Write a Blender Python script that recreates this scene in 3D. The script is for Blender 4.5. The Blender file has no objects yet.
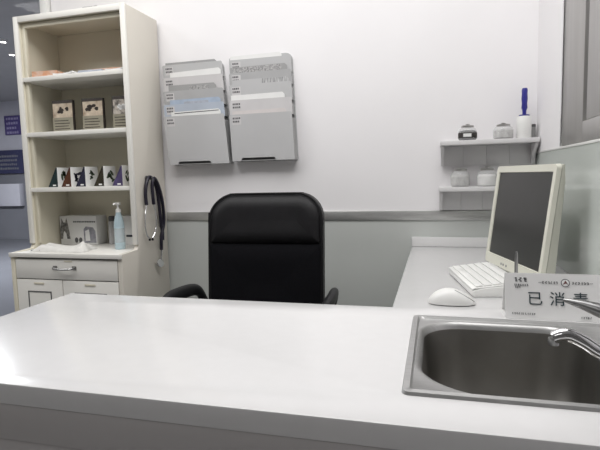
import bpy, bmesh, math, random
from mathutils import Vector, Matrix
random.seed(4)
PI = math.pi
S = bpy.context.scene
COL = S.collection

# ------------------------------------------------------------------ materials
def mat(name, col, rough=.5, metal=0.0, noise=0.0, nscale=8.0, bump=0.0, bscale=200.0, trans=0.0, ior=1.45, alpha=1.0, spec=.5, stretch=None, col2=None):
    m = bpy.data.materials.new(name); m.use_nodes = True
    nt = m.node_tree; b = nt.nodes['Principled BSDF']
    b.inputs['Base Color'].default_value = (*col, 1)
    b.inputs['Roughness'].default_value = rough
    b.inputs['Metallic'].default_value = metal
    b.inputs['IOR'].default_value = ior
    b.inputs['Transmission Weight'].default_value = trans
    b.inputs['Alpha'].default_value = alpha
    b.inputs['Specular IOR Level'].default_value = spec
    tc = nt.nodes.new('ShaderNodeTexCoord')
    src = tc.outputs['Object']
    if stretch:
        mp = nt.nodes.new('ShaderNodeMapping'); mp.inputs['Scale'].default_value = stretch
        nt.links.new(src, mp.inputs['Vector']); src = mp.outputs['Vector']
    if noise or col2:
        n = nt.nodes.new('ShaderNodeTexNoise'); n.inputs['Scale'].default_value = nscale; n.inputs['Detail'].default_value = 4
        nt.links.new(src, n.inputs['Vector'])
        r = nt.nodes.new('ShaderNodeValToRGB')
        c2 = col2 if col2 else tuple(c * (1 - noise) for c in col)
        r.color_ramp.elements[0].position = .35; r.color_ramp.elements[1].position = .65
        r.color_ramp.elements[0].color = (*c2, 1); r.color_ramp.elements[1].color = (*col, 1)
        nt.links.new(n.outputs['Fac'], r.inputs['Fac']); nt.links.new(r.outputs['Color'], b.inputs['Base Color'])
    if bump:
        n2 = nt.nodes.new('ShaderNodeTexNoise'); n2.inputs['Scale'].default_value = bscale
        nt.links.new(src, n2.inputs['Vector'])
        bp = nt.nodes.new('ShaderNodeBump'); bp.inputs['Strength'].default_value = bump; bp.inputs['Distance'].default_value = .002
        nt.links.new(n2.outputs['Fac'], bp.inputs['Height']); nt.links.new(bp.outputs['Normal'], b.inputs['Normal'])
    return m
def emit(name, col, s):
    m = bpy.data.materials.new(name); m.use_nodes = True
    b = m.node_tree.nodes['Principled BSDF']
    b.inputs['Base Color'].default_value = (*col, 1)
    b.inputs['Emission Color'].default_value = (*col, 1); b.inputs['Emission Strength'].default_value = s
    return m

M = {}
M['wall'] = mat('white_wall', (.87, .855, .865), .6, noise=.02, nscale=2, bump=.05, bscale=120)
M['wall_grey'] = mat('grey_wall', (.25, .245, .24), .7, noise=.05, nscale=2)
M['dado'] = mat('dado_panel', (.56, .58, .56), .32, noise=.04, nscale=3)
M['gloss'] = mat('gloss_panel', (.62, .66, .625), .07, noise=.04, nscale=2, spec=.5, ior=1.5)
M['strip'] = mat('brushed_strip', (.62, .62, .61), .36, .65, noise=.25, nscale=5, stretch=(1, 1, 6))
M['steel_door'] = mat('brushed_steel_door', (.50, .49, .478), .45, .85, noise=.08, nscale=4, stretch=(1, 6, .6))
M['floor'] = mat('floor_tile', (.30, .30, .30), .35, noise=.1, nscale=3)
M['ceil'] = mat('ceiling_board', (.75, .75, .75), .8, noise=.03)
M['ceil_grey'] = mat('grey_ceiling', (.46, .455, .46), .7, noise=.05)
M['top'] = mat('white_solid_worktop', (.72, .715, .715), .19, noise=.015, nscale=30)
M['front'] = mat('desk_front', (.52, .50, .495), .5, noise=.03, nscale=4)
M['cream'] = mat('cream_laminate', (.70, .66, .54), .42, noise=.03, nscale=4)
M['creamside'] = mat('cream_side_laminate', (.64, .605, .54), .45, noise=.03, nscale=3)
M['creamw'] = mat('pale_cream_laminate', (.80, .785, .74), .4, noise=.02, nscale=5)
M['gap'] = mat('shadow_gap', (.10, .095, .09), .8, noise=.1)
M['chrome'] = mat('chrome', (.72, .72, .73), .12, 1, noise=.05, nscale=9)
M['dchrome'] = mat('worn_chrome', (.38, .38, .38), .32, 1, noise=.1, nscale=30)
M['steel'] = mat('brushed_sink_steel', (.50, .50, .495), .45, 1, noise=.1, nscale=20, stretch=(1, 10, 1))
M['basin'] = mat('shaded_basin_steel', (.33, .32, .30), .42, 1, noise=.15, nscale=9)  # darker than the rim steel: the shade inside the bowl is put into its colour
M['leather'] = mat('black_leather', (.011, .0105, .012), .5, noise=.2, nscale=20, bump=.25, bscale=260, spec=.3)
M['mesh'] = mat('black_mesh_fabric', (.006, .006, .008), .85, spec=.15, noise=.3, nscale=150, bump=.3, bscale=500)
M['black'] = mat('black_plastic', (.014, .014, .015), .45, spec=.35, noise=.1)
M['rubber'] = mat('black_tubing', (.016, .013, .026), .38, noise=.2, nscale=40)
M['white'] = mat('white_plastic', (.82, .82, .80), .3, noise=.02, nscale=20)
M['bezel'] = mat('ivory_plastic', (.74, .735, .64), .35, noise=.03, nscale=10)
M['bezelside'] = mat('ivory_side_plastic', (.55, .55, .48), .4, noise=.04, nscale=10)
M['screen'] = mat('dark_screen', (.030, .030, .0285), .3, noise=.1, nscale=3)
M['paper'] = mat('white_paper', (.80, .80, .79), .7, noise=.03, nscale=20)
M['sign'] = mat('white_sign_board', (.88, .88, .87), .35, noise=.02, nscale=10)
M['ink'] = mat('dark_ink', (.025, .03, .04), .6, noise=.1)
M['inkgrey'] = mat('grey_ink', (.13, .13, .135), .7, noise=.2, nscale=60)
M['teal_ink'] = mat('teal_black_ink', (.02, .045, .055), .6, noise=.1)
M['redink'] = mat('dark_red_ink', (.16, .045, .04), .6, noise=.1)
M['rack'] = mat('grey_translucent_plastic', (.52, .52, .525), .35, noise=.04, nscale=6)
M['rack_dark'] = mat('dark_grey_plastic', (.36, .36, .36), .4, noise=.06, nscale=6)
M['print_grey'] = mat('grey_print', (.52, .51, .51), .7, nscale=120, col2=(.22, .22, .22))
M['barcode'] = mat('striped_print', (.60, .60, .60), .7, nscale=55, col2=(.16, .16, .17), stretch=(3, 1, .3))
M['bluepaper'] = mat('blue_paper', (.42, .50, .62), .6, noise=.15, nscale=20)
M['pinkpaper'] = mat('pinkish_paper', (.66, .62, .61), .7, noise=.05, nscale=20)
M['orange'] = mat('orange_print', (.60, .30, .17), .6, nscale=40, col2=(.62, .45, .36))
M['bluegrey'] = mat('bluegrey_print', (.45, .48, .55), .6, noise=.2, nscale=40)
M['boxbeige'] = mat('beige_box_card', (.30, .28, .215), .6, noise=.12, nscale=30)
M['boxdark'] = mat('dark_brown_card', (.05, .04, .035), .6, noise=.3, nscale=50)
M['photo'] = mat('brown_photo_print', (.66, .57, .45), .5, nscale=24, col2=(.34, .25, .18))
M['photo2'] = mat('dark_photo_print', (.55, .50, .44), .5, nscale=38, col2=(.03, .028, .03))
M['catfur'] = mat('grey_cat_print', (.34, .33, .32), .6, nscale=70, col2=(.10, .10, .10))
M['greyprint'] = mat('grey_product_print', (.36, .36, .40), .6, nscale=30, col2=(.20, .20, .23))
M['leaf'] = mat('leaf_print', (.06, .09, .05), .6, noise=.5, nscale=60)
M['tri_teal'] = mat('teal_card', (.012, .030, .033), .5, noise=.4, nscale=30)
M['tri_brown'] = mat('rust_card', (.10, .035, .016), .5, noise=.5, nscale=30)
M['tri_navy'] = mat('navy_card', (.026, .026, .055), .5, noise=.4, nscale=30)
M['tri_olive'] = mat('olive_card', (.040, .033, .019), .5, noise=.5, nscale=30)
M['tri_purple'] = mat('purple_card', (.085, .065, .16), .5, noise=.4, nscale=30)
M['bluebottle'] = mat('pale_blue_gel', (.60, .76, .83), .15, noise=.04, alpha=.62)
M['clear'] = mat('clear_plastic', (.80, .82, .82), .1, alpha=.35, noise=.02)
M['jarglass'] = mat('jar_glass', (.80, .81, .81), .06, alpha=.30, noise=.02)
M['darkherb'] = mat('dark_contents', (.035, .030, .028), .7, noise=.5, nscale=60)
M['paleherb'] = mat('pale_contents', (.55, .54, .53), .7, nscale=60, col2=(.38, .37, .36))
M['cotton'] = mat('white_cotton', (.80, .79, .78), .9, noise=.08, nscale=40, bump=.5, bscale=60)
M['lid'] = mat('grey_lid', (.45, .44, .43), .3, .7, noise=.1)
M['shelf'] = mat('grey_white_shelf', (.70, .69, .695), .5, noise=.03, nscale=6)
M['blue'] = mat('blue_handle', (.035, .035, .26), .35, noise=.2, nscale=30)
M['purple'] = mat('purple_notice', (.11, .085, .27), .5, noise=.1)
M['navy'] = mat('navy_banner', (.045, .048, .115), .5, noise=.2, nscale=3)
M['lav'] = mat('lavender_wall', (.62, .62, .68), .6, noise=.05)
M['slate'] = mat('slate_panel', (.22, .225, .25), .4, noise=.15, nscale=1.2)
M['lavtext'] = mat('pale_print', (.40, .36, .58), .6, noise=.1)
M['rack_pale'] = mat('pale_translucent_plastic', (.62, .605, .61), .35, noise=.05, nscale=9)
M['rack_mid'] = mat('mid_grey_translucent_plastic', (.44, .44, .445), .35, noise=.08, nscale=9)
M['rack_blue'] = mat('bluish_translucent_plastic', (.47, .52, .60), .35, noise=.10, nscale=9)
M['dark_floor'] = mat('dark_corridor_floor', (.17, .175, .195), .3, noise=.1, nscale=2)
M['cloth'] = mat('white_cloth', (.74, .73, .70), .9, noise=.06, nscale=30, bump=.3, bscale=300)
M['lamp'] = emit('lamp_glow', (1, .98, .95), 12)
def glass_mat():
    m = bpy.data.materials.new('partition_glass'); m.use_nodes = True
    nt = m.node_tree; nt.nodes.clear()
    o = nt.nodes.new('ShaderNodeOutputMaterial'); mx = nt.nodes.new('ShaderNodeMixShader')
    t = nt.nodes.new('ShaderNodeBsdfTransparent'); t.inputs['Color'].default_value = (.94, .945, .955, 1)
    g = nt.nodes.new('ShaderNodeBsdfGlossy'); g.inputs['Roughness'].default_value = .02
    f = nt.nodes.new('ShaderNodeLayerWeight'); f.inputs['Blend'].default_value = .5
    pw = nt.nodes.new('ShaderNodeMath'); pw.operation = 'POWER'; pw.inputs[1].default_value = 4
    nt.links.new(f.outputs['Facing'], pw.inputs[0]); nt.links.new(pw.outputs[0], mx.inputs[0]); nt.links.new(t.outputs[0], mx.inputs[1]); nt.links.new(g.outputs[0], mx.inputs[2])
    nt.links.new(mx.outputs[0], o.inputs[0]); return m
M['glass'] = glass_mat()

# ------------------------------------------------------------------ mesh builder
class MB:
    def __init__(s): s.bm = bmesh.new()
    def _add(s, tmp, mtx=None):
        if mtx is not None: bmesh.ops.transform(tmp, matrix=mtx, verts=tmp.verts)
        me = bpy.data.meshes.new('tmp'); tmp.to_mesh(me); tmp.free()
        s.bm.from_mesh(me); bpy.data.meshes.remove(me); return s
    def box(s, lo, hi, bev=0.0, mtx=None, seg=2):
        t = bmesh.new(); bmesh.ops.create_cube(t, size=1)
        lo, hi = Vector(lo), Vector(hi); c = (lo + hi) / 2; d = hi - lo
        for v in t.verts: v.co = Vector((v.co.x * d.x, v.co.y * d.y, v.co.z * d.z)) + c
        if bev: bmesh.ops.bevel(t, geom=t.edges[:], offset=bev, segments=seg, affect='EDGES', profile=.5)
        return s._add(t, mtx)
    def prism(s, poly, axis, a, b, bev=0.0, mtx=None):
        t = bmesh.new()
        def P(u, v, w): return {'x': (w, u, v), 'y': (u, w, v), 'z': (u, v, w)}[axis]
        A = [t.verts.new(P(u, v, a)) for u, v in poly]; B = [t.verts.new(P(u, v, b)) for u, v in poly]
        t.faces.new(A); t.faces.new(B[::-1]); n = len(poly)
        for i in range(n): t.faces.new((A[i], B[i], B[(i + 1) % n], A[(i + 1) % n]))
        bmesh.ops.recalc_face_normals(t, faces=t.faces)
        if bev: bmesh.ops.bevel(t, geom=t.edges[:], offset=bev, segments=2, affect='EDGES', profile=.5)
        return s._add(t, mtx)
    def lathe(s, prof, c=(0, 0, 0), seg=24, mtx=None):
        t = bmesh.new(); rings = []
        for r, z in prof:
            if r < 1e-6: rings.append([t.verts.new((0, 0, z))])
            else: rings.append([t.verts.new((r * math.cos(2 * PI * i / seg), r * math.sin(2 * PI * i / seg), z)) for i in range(seg)])
        for A, B in zip(rings, rings[1:]):
            for i in range(seg):
                j = (i + 1) % seg
                if len(A) == 1 and len(B) == 1: continue
                if len(A) == 1: t.faces.new((A[0], B[j], B[i]))
                elif len(B) == 1: t.faces.new((A[i], A[j], B[0]))
                else: t.faces.new((A[i], A[j], B[j], B[i]))
        bmesh.ops.recalc_face_normals(t, faces=t.faces)
        bmesh.ops.translate(t, vec=c, verts=t.verts)
        return s._add(t, mtx)
    def tube(s, pts, r, seg=12, flat=1.0, smooth=4, mtx=None):
        P = [Vector(p) for p in pts]
        R = list(r) if isinstance(r, (list, tuple)) else [r] * len(P)
        if smooth > 1 and len(P) > 2:
            Q, RR = [], []
            for i in range(len(P) - 1):
                p0, p1, p2, p3 = P[max(i - 1, 0)], P[i], P[i + 1], P[min(i + 2, len(P) - 1)]
                for k in range(smooth):
                    u = k / smooth
                    Q.append(.5 * ((2 * p1) + (p2 - p0) * u + (2 * p0 - 5 * p1 + 4 * p2 - p3) * u * u + (3 * p1 - p0 - 3 * p2 + p3) * u ** 3))
                    RR.append(R[i] + (R[i + 1] - R[i]) * u)
            Q.append(P[-1]); RR.append(R[-1]); P, R = Q, RR
        t = bmesh.new(); rings = []; up = None
        for i, p in enumerate(P):
            d = (P[min(i + 1, len(P) - 1)] - P[max(i - 1, 0)]).normalized()
            if up is None:
                ref = Vector((0, 0, 1)) if abs(d.z) < .9 else Vector((0, 1, 0))
                up = (ref - d * ref.dot(d)).normalized()
            else: up = (up - d * up.dot(d)).normalized()
            si = d.cross(up)
            rings.append([t.verts.new(p + (si * math.cos(2 * PI * k / seg) + up * flat * math.sin(2 * PI * k / seg)) * R[i]) for k in range(seg)])
        for A, B in zip(rings, rings[1:]):
            for k in range(seg): t.faces.new((A[k], A[(k + 1) % seg], B[(k + 1) % seg], B[k]))
        t.faces.new(rings[0]); t.faces.new(rings[-1][::-1])
        bmesh.ops.recalc_face_normals(t, faces=t.faces)
        return s._add(t, mtx)
    def grid(s, f, nu, nv, mtx=None):
        t = bmesh.new()
        V = [[t.verts.new(f(i / nu, j / nv)) for j in range(nv + 1)] for i in range(nu + 1)]
        for i in range(nu):
            for j in range(nv): t.faces.new((V[i][j], V[i + 1][j], V[i + 1][j + 1], V[i][j + 1]))
        return s._add(t, mtx)
    def build(s, name, m, parent=None, world=False, angle=35, smooth=True, mats=None):
        if world and parent is not None:
            mt = Matrix.Identity(4); p = parent
            while p is not None: mt = p.matrix_basis @ mt; p = p.parent
            bmesh.ops.transform(s.bm, matrix=mt.inverted(), verts=s.bm.verts)
        me = bpy.data.meshes.new(name); s.bm.to_mesh(me); s.bm.free()
        for x in (mats or [m]): me.materials.append(x)
        if smooth and len(me.polygons):
            me.polygons.foreach_set('use_smooth', [True] * len(me.polygons)); me.set_sharp_from_angle(angle=math.radians(angle))
        o = bpy.data.objects.new(name, me); COL.objects.link(o)
        if parent is not None: o.parent = parent
        return o
def tag(o, label, cat, group=None, kind=None):
    o['label'] = label; o['category'] = cat
    if group: o['group'] = group
    if kind: o['kind'] = kind
    return o
def thing(name, label, cat, loc=(0, 0, 0), rz=0, group=None):
    o = bpy.data.objects.new(name, None); COL.objects.link(o); o.empty_display_size = .05
    o.location = loc; o.rotation_euler = (0, 0, rz)
    return tag(o, label, cat, group)
def struct(o): o['kind'] = 'structure'; return o
def copy_tree(o, parent=None):
    c = o.copy(); COL.objects.link(c); c.parent = parent
    for ch in [x for x in bpy.data.objects if x.parent == o]: copy_tree(ch, c)
    return c
def rrect(w, h, r, n=6, cx=0, cy=0):
    if not isinstance(r, (list, tuple)): r = [r] * 4
    pts = []
    for (sx, sy, a0, rr) in ((1, 1, 0, r[0]), (-1, 1, 90, r[1]), (-1, -1, 180, r[2]), (1, -1, 270, r[3])):
        ox, oy = cx + sx * (w / 2 - rr), cy + sy * (h / 2 - rr)
        for k in range(n + 1):
            a = math.radians(a0 + 90 * k / n); pts.append((ox + rr * math.cos(a), oy + rr * math.sin(a)))
    return pts
def glyphs(text, size, m, name, parent, mtx, depth=.0004):
    c = bpy.data.curves.new('t', 'FONT'); c.body = text; c.size = size; c.extrude = depth
    c.align_x = 'CENTER'; c.align_y = 'CENTER'
    o = bpy.data.objects.new('t', c); COL.objects.link(o)
    bpy.context.view_layer.update()
    me = bpy.data.meshes.new_from_object(o.evaluated_get(bpy.context.evaluated_depsgraph_get()))
    bpy.data.objects.remove(o); bpy.data.curves.remove(c)
    me.name = name; me.transform(mtx); me.materials.clear(); me.materials.append(m)
    r = bpy.data.objects.new(name, me); COL.objects.link(r); r.parent = parent; return r

# ------------------------------------------------------------------ setting
WY = 2.46      # back wall plane
RX = .434      # right wall plane
def sbox(name, lo, hi, m, bev=0): return struct(MB().box(lo, hi, bev).build(name, M[m]))
sbox('floor', (-4.2, -2.6, -.1), (1.0, WY, 0), 'floor')
sbox('floor_corridor', (-12.5, WY, -.1), (1.0, 8.3, 0), 'dark_floor')
sbox('ceiling', (-4.2, -2.6, 2.75), (1.0, WY, 2.85), 'ceil')
sbox('ceiling_corridor', (-12.5, WY, 2.72), (-2.0, 8.3, 2.82), 'ceil_grey')
sbox('wall_back', (-2.09, WY, 0), (1.0, WY + .12, 2.75), 'wall')
sbox('wall_front', (-4.2, -2.6, 0), (1.0, -2.5, 2.75), 'wall_grey')
sbox('wall_left', (-4.2, -2.5, 0), (-4.1, WY, 2.75), 'wall_grey')
sbox('wall_right', (RX + .012, 1.42, 0), (.82, WY, 1.186), 'wall')
sbox('wall_right_upper', (RX, 1.999, 1.192), (.82, WY, 2.75), 'wall')
sbox('wall_right_front', (.82, -2.5, 0), (1.0, WY, 2.75), 'wall')
sbox('wall_corridor', (-2.09, WY + .12, 0), (-1.97, 8.2, 2.72), 'wall')
# dado below the metal strip on the back wall
sbox('trim_1', (-2.08, WY - .008, 0.0), (RX, WY, .886), 'dado')
sbox('trim_2', (-1.42, WY - .014, .886), (RX, WY, .931), 'strip', .002)
# pale glossy splash panel on the right wall, with its cap
sbox('trim_3', (RX, 1.42, .76), (RX + .012, WY - .008, 1.184), 'gloss')
sbox('trim_4', (RX - .002, 1.42, 1.184), (RX + .012, WY, 1.192), 'white', .001)
# steel clad door in the upper right wall
dr = thing('door_1', 'brushed steel door above the pale glossy panel', 'door', (RX, 1.72, 1.192)); struct(dr)
d = MB().box((RX, 1.73, 1.194), (.5, 1.996, 2.7), .002).box((RX, 1.42, 1.194), (.5, 1.73, 1.256), .002)
MB().box((RX + .014, 1.689, 1.256), (.49, 1.731, 2.69)).build('door_groove', M['rack_dark'], dr, True)
d.build('door_frame', M['steel_door'], dr, True)
MB().box((RX, 1.42, 1.256), (.5, 1.690, 2.7), .002).build('door_leaf', M['steel_door'], dr, True)
MB().box((RX - .004, 1.986, 1.194), (RX + .004, 1.998, 2.7), .001).build('door_trim', M['chrome'], dr, True)
for o in dr.children: o['kind'] = 'structure'
# glazed partition to the corridor at the left, behind the bookcase
wn = thing('window_1', 'clear glass partition left of the bookcase', 'window', (-3.1, WY, 0)); struct(wn)
f = MB().box((-2.142, WY - .03, 0), (-2.098, WY + .07, 2.72), .003).box((-4.1, WY - .01, 0), (-2.142, WY + .05, .09)).box((-4.1, WY - .01, 2.64), (-2.142, WY + .05, 2.72))
struct(f.build('window_frame', M['white'], wn, True))
struct(MB().box((-4.09, WY + .015, .09), (-2.143, WY + .025, 2.64)).build('window_pane', M['glass'], wn, True))
# corridor beyond the glass
sbox('wall_far', (-12.5, 8.2, 0), (-2.0, 8.3, 2.72), 'lav')
sbox('wall_far_left', (-12.6, WY, 0), (-12.5, 8.3, 2.72), 'lav')
sbox('wall_outer_left', (-12.5, WY - .1, 0), (-4.2, WY, 2.72), 'wall_grey')
sbox('trim_5', (-12.4, 8.14, 0), (-2.1, 8.2, 1.28), 'slate')

def printed_rows(mb, x0, x1, y, zs, h, rnd=random):
    for z in zs:
        x = x0
        while x < x1 - .01:
            w = rnd.uniform(.5, 1) * h * 1.1
            if x + w > x1: break
            mb.box((x, y - .004, z), (x + w, y, z + h * rnd.uniform(.75, 1))); x += w + h * .35
nb = tag(MB().box((-9.4, 8.10, 1.30), (-7.80, 8.14, 1.76), .004).build('banner', M['navy']), 'dark navy banner below the purple notice, seen through the glass', 'banner')
for z in (1.38, 1.46, 1.54, 1.62):
    t = MB(); printed_rows(t, -9.2, -7.88, 8.10, [z], .045); t.build('lettering', M['slate'], nb)
nt_ = tag(MB().box((-8.22, 8.16, 2.06), (-7.86, 8.20, 2.43), .004).build('notice', M['purple']), 'small purple notice with pale text rows on far wall left of bookcase', 'notice')
for z in (2.08, 2.17, 2.26, 2.35):
    t = MB(); printed_rows(t, -8.17, -7.88, 8.16, [z], .05); t.build('lettering', M['lavtext'], nt_)
tag(MB().box((-8.6, 8.02, .66), (-7.85, 8.14, 1.1), .01).build('wall_box', M['lav']), 'pale grey box low on the far wall beneath the navy banner', 'box')
for (x, y, lb) in ((-4.72, 4.76, 'round ceiling downlight of the corridor, nearer and higher of the two'), (-5.10, 5.26, 'round ceiling downlight of the corridor, farther and lower of the two')):
    r = thing('downlight', lb, 'light', (x, y, 2.70), 0, 'corridor downlights')
    MB().lathe([(.03, .02), (.040, .02), (.043, .0), (.03, -.003), (.03, .02)]).build('rim', M['white'], r)
    MB().lathe([(0, .004), (.03, .004), (.03, .015), (0, .015)]).build('diffuser', M['lamp'], r)

# ------------------------------------------------------------------ worktop, desk, counter
def slab(xs, ys, keep, z0, z1, bev):
    bm = bmesh.new(); V = {}
    def v(i, j):
        if (i, j) not in V: V[i, j] = bm.verts.new((xs[i], ys[j], z0))
        return V[i, j]
    for i in range(len(xs) - 1):
        for j in range(len(ys) - 1):
            if keep(i, j): bm.faces.new((v(i, j), v(i + 1, j), v(i + 1, j + 1), v(i, j + 1)))
    r = bmesh.ops.extrude_face_region(bm, geom=bm.faces[:])
    bmesh.ops.translate(bm, vec=(0, 0, z1 - z0), verts=[g for g in r['geom'] if isinstance(g, bmesh.types.BMVert)])
    bmesh.ops.recalc_face_normals(bm, faces=bm.faces)
    bmesh.ops.dissolve_limit(bm, angle_limit=.01, verts=bm.verts, edges=bm.edges)
    es = [e for e in bm.edges if len(e.link_faces) == 2 and e.calc_face_angle() > .5]
    bmesh.ops.bevel(bm, geom=es, offset=bev, segments=2, affect='EDGES', profile=.5)
    m = MB(); m.bm.free(); m.bm = bm; return m
XS = [-1.112, -.11, -.047, .407, RX, .82]; YS = [.68, .786, 1.218, 1.31, 1.42, WY - .008]
def keep(i, j):
    if j <= 2: return not (i == 2 and j == 1)
    if j == 3: return i >= 1
    return 1 <= i <= 3
top = slab(XS, YS, keep, .722, .76, .003).build('worktop', M['top'])
tag(top, 'white L-shaped solid worktop with a sink cut into its right end', 'worktop')
MB().box((-.11, WY - .024, .7605), (RX, WY - .0085, .806), .002).build('upstand', M['top'], top)
base = thing('desk_base', 'grey white desk front and end panels under the white worktop', 'desk', (-.15, 1.0, 0))
MB().box((-1.098, .692, .0), (.80, .712, .7215), .002).build('front_panel', M['front'], base, True)
MB().box((-1.100, .6835, .655), (.80, .692, .7215), .0015).build('apron_rail', M['front'], base, True)
MB().box((-1.098, .712, 0), (-1.078, 1.29, .7215), .002).build('end_panel', M['front'], base, True)
cb = thing('counter_base', 'grey cabinet body under the right counter run', 'cabinet', (.15, 2.0, 0))
MB().box((-.098, 1.32, .06), (-.078, WY - .012, .7215), .002).build('side_panel', M['dado'], cb, True)
MB().box((-.078, 1.32, .0), (RX - .003, 1.34, .7215), .002).build('end_panel', M['front'], cb, True)

# ------------------------------------------------------------------ sink
sk = thing('sink', 'stainless steel sink with rounded rectangular basin set into white worktop', 'sink', (.18, 1.0, .76))
def ring_surface(mb, loops):
    t = bmesh.new(); R = [[t.verts.new(p) for p in L] for L in loops]; n = len(R[0])
    for A, B in zip(R, R[1:]):
        for k in range(n): t.faces.new((A[k], A[(k + 1) % n], B[(k + 1) % n], B[k]))
    return mb._add(t), R
N = 12
def loop(w, h, r, cx, cy, z): return [(x, y, z) for x, y in rrect(w, h, r, N, cx, cy)]
ocx, ocy, ow, oh = .1815, 1.003, .468, .450
bcx, bcy, bw, bh = .138, .993, .328, .388
R4 = [.075, .085, .125, .085]
rim = MB()
t = bmesh.new()
loops = [loop(ow, oh, .012, ocx, ocy, .7605), loop(ow - .004, oh - .004, .011, ocx, ocy, .7655), loop(ow - .024, oh - .024, .010, ocx, ocy, .7665),
         loop(ow - .032, oh - .032, .012, ocx, ocy, .7612), loop(bw + .03, bh + .016, [r + .012 for r in R4], bcx, bcy, .7622),
         loop(bw + .010, bh + .008, [r + .004 for r in R4], bcx, bcy, .7612), loop(bw, bh, R4, bcx, bcy, .755), loop(bw - .004, bh - .004, R4, bcx, bcy, .748)]
ring_surface(rim, loops)
rim.build('rim', M['steel'], sk, True, 50)
bs = MB()
loops = [loop(bw - .004, bh - .004, R4, bcx, bcy, .748), loop(bw - .020, bh - .02, R4, bcx, bcy, .66), loop(bw - .035, bh - .035, R4, bcx, bcy, .590),
         loop(bw - .075, bh - .075, R4, bcx, bcy, .566), loop(bw - .13, bh - .13, [r * .7 for r in R4], bcx, bcy, .560), loop(.09, .09, .0449, bcx, bcy, .556), loop(.08, .08, .0399, bcx, bcy, .550)]
ring_surface(bs, loops)
bs.build('basin', M['basin'], sk, True, 60)
MB().lathe([(0, .552), (.038, .552), (.041, .556), (.041, .548), (0, .548)], (bcx, bcy, 0)).build('drain', M['chrome'], sk, True)

# faucet
fc = thing('faucet', 'chrome mixer faucet with low spout pointing left over the sink', 'faucet', (.352, .872, .764))
MB().lathe([(0, 0), (.030, 0), (.030, .006), (.024, .012), (.023, .055), (.021, .075), (.0, .082)], (0, 0, 0), 28).build('body', M['chrome'], fc)
MB().tube([(.345, .872, .795), (.30, .88, .806), (.262, .887, .812), (.238, .893, .826), (.218, .899, .8345), (.203, .9, .8335), (.191, .9, .828)],
          [.014, .0125, .0115, .0115, .012, .012, .0105], 16, 1.0, 6).build('spout', M['chrome'], fc, True, 60)
MB().lathe([(0, 0), (.008, 0), (.009, .006), (.0085, .012), (0, .012)], (.192, .9, .8165), 16).build('nozzle', M['dchrome'], fc, True)
MB().lathe([(0, .082), (.021, .078), (.024, .09), (.022, .105), (.012, .113), (0, .114)], (0, 0, 0), 24).build('cap', M['chrome'], fc)
MB().tube([(.350, .873, .858), (.30, .88, .869), (.258, .889, .8815), (.232, .895, .889), (.205, .9, .8945)], [.018, .017, .0145, .0095, .003], 14, .8, 5).build('lever', M['dchrome'], fc, True, 60)

# ------------------------------------------------------------------ sign
sg = thing('sign_board', 'white folded table sign reading three large Chinese characters behind sink', 'sign', (.162, 1.252, .7605))
SW, SH, SD = .272, .104, .075
th = .004
def panel(y0, y1):   # leaning sheet from foot y0 to ridge y1
    return [(y0, 0), (y0 + th, 0), (y1 + th * .7, SH), (y1 - th * .3, SH)]
MB().prism(panel(0, .030), 'x', 0, SW).build('front_panel', M['sign'], sg)
MB().prism([(SD - th, 0), (SD, 0), (.034, SH), (.0305, SH)], 'x', 0, SW).build('back_panel', M['sign'], sg)
MB().box((0, .004, 0.0), (SW, SD - .004, .003)).build('foot_panel', M['sign'], sg)
lean = math.atan2(.030, SH)
def onsign(u, v): # matrix to place glyphs on the front face; u from left edge, v height
    s_ = v / SH
    return Matrix.Translation((u, .030 * s_ - .0012 - .0003, v)) @ Matrix.Rotation(PI / 2 - lean, 4, 'X')
for ch, u in (('已', .0655), ('消', .114), ('毒', .163)):
    glyphs(ch, .035, M['teal_ink'], 'character', sg, onsign(u, .0455))
def smallrow(mb, u0, u1, v, h):
    u = u0
    while u < u1 - h * .4:
        w = h * random.uniform(.55, .95)
        for k in range(3):
            a = random.uniform(0, .6) * w
            mb.box((a, -h / 2 + k * h * .36, 0), (min(w, a + w * random.uniform(.4, .9)), -h / 2 + k * h * .36 + h * .2, .0005), mtx=onsign(u, v))
        mb.box((w * .45, -h / 2, 0), (w * .62, h / 2, .0005), mtx=onsign(u, v))
        u += w + h * .22
for a, b, c, d_ in ((.021, .048, .090, .010), (.020, .050, .0775, .0045), (.022, .037, .0725, .005)):
    t = MB(); smallrow(t, a, b, c, d_); t.build('corner_print', M['ink'], sg)
for a, b, e in ((.081, .118, .077), (.146, .182, .187)):
    t = MB(); smallrow(t, a, b, .0845, .0058)
    t.box((e - .003, -.0004, 0), (e + .003, .0004, .0005), mtx=onsign(0, .0845)); t.build('header_print', M['inkgrey'], sg)
for a, b, c in ((.014, .066, .0125), (.162, .184, .0085)):
    t = MB(); smallrow(t, a, b, c, .0048); t.build('foot_print', M['inkgrey'], sg)
lg = MB()
lg.prism([(.0095 * math.cos(a * PI / 14), .0095 * math.sin(a * PI / 14)) for a in range(28)], 'z', 0, .0004, mtx=onsign(.132, .0845))
lgo = lg.build('round_emblem', M['ink'], sg, smooth=False)
lg = MB().prism([(.0080 * math.cos(a * PI / 14), .0080 * math.sin(a * PI / 14)) for a in range(28)], 'z', .0002, .0006, mtx=onsign(.132, .0845))
lg.build('emblem_field', M['sign'], sg, smooth=False)
lg = MB().prism([(-.0062, -.0045), (-.002, .001), (.0, .0062), (.0025, .002), (.0062, -.0045), (.001, -.001)], 'z', .0004, .0009, mtx=onsign(.132, .0845))
lg.build('emblem_mark', M['redink'], sg, smooth=False)

pn = thing('pen', 'thin silver pen standing upright just behind the white sign', 'pen', (.205, 1.40, .7605))
MB().lathe([(0, 0), (.016, 0), (.016, .004), (.007, .008), (.0, .009)], seg=20).build('stand', M['dchrome'], pn)
MB().lathe([(0, .006), (.0028, .010), (.0042, .03), (.0045, .105), (.0038, .13), (.0026, .138), (0, .139)], seg=16).build('barrel', M['dchrome'], pn)

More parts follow.
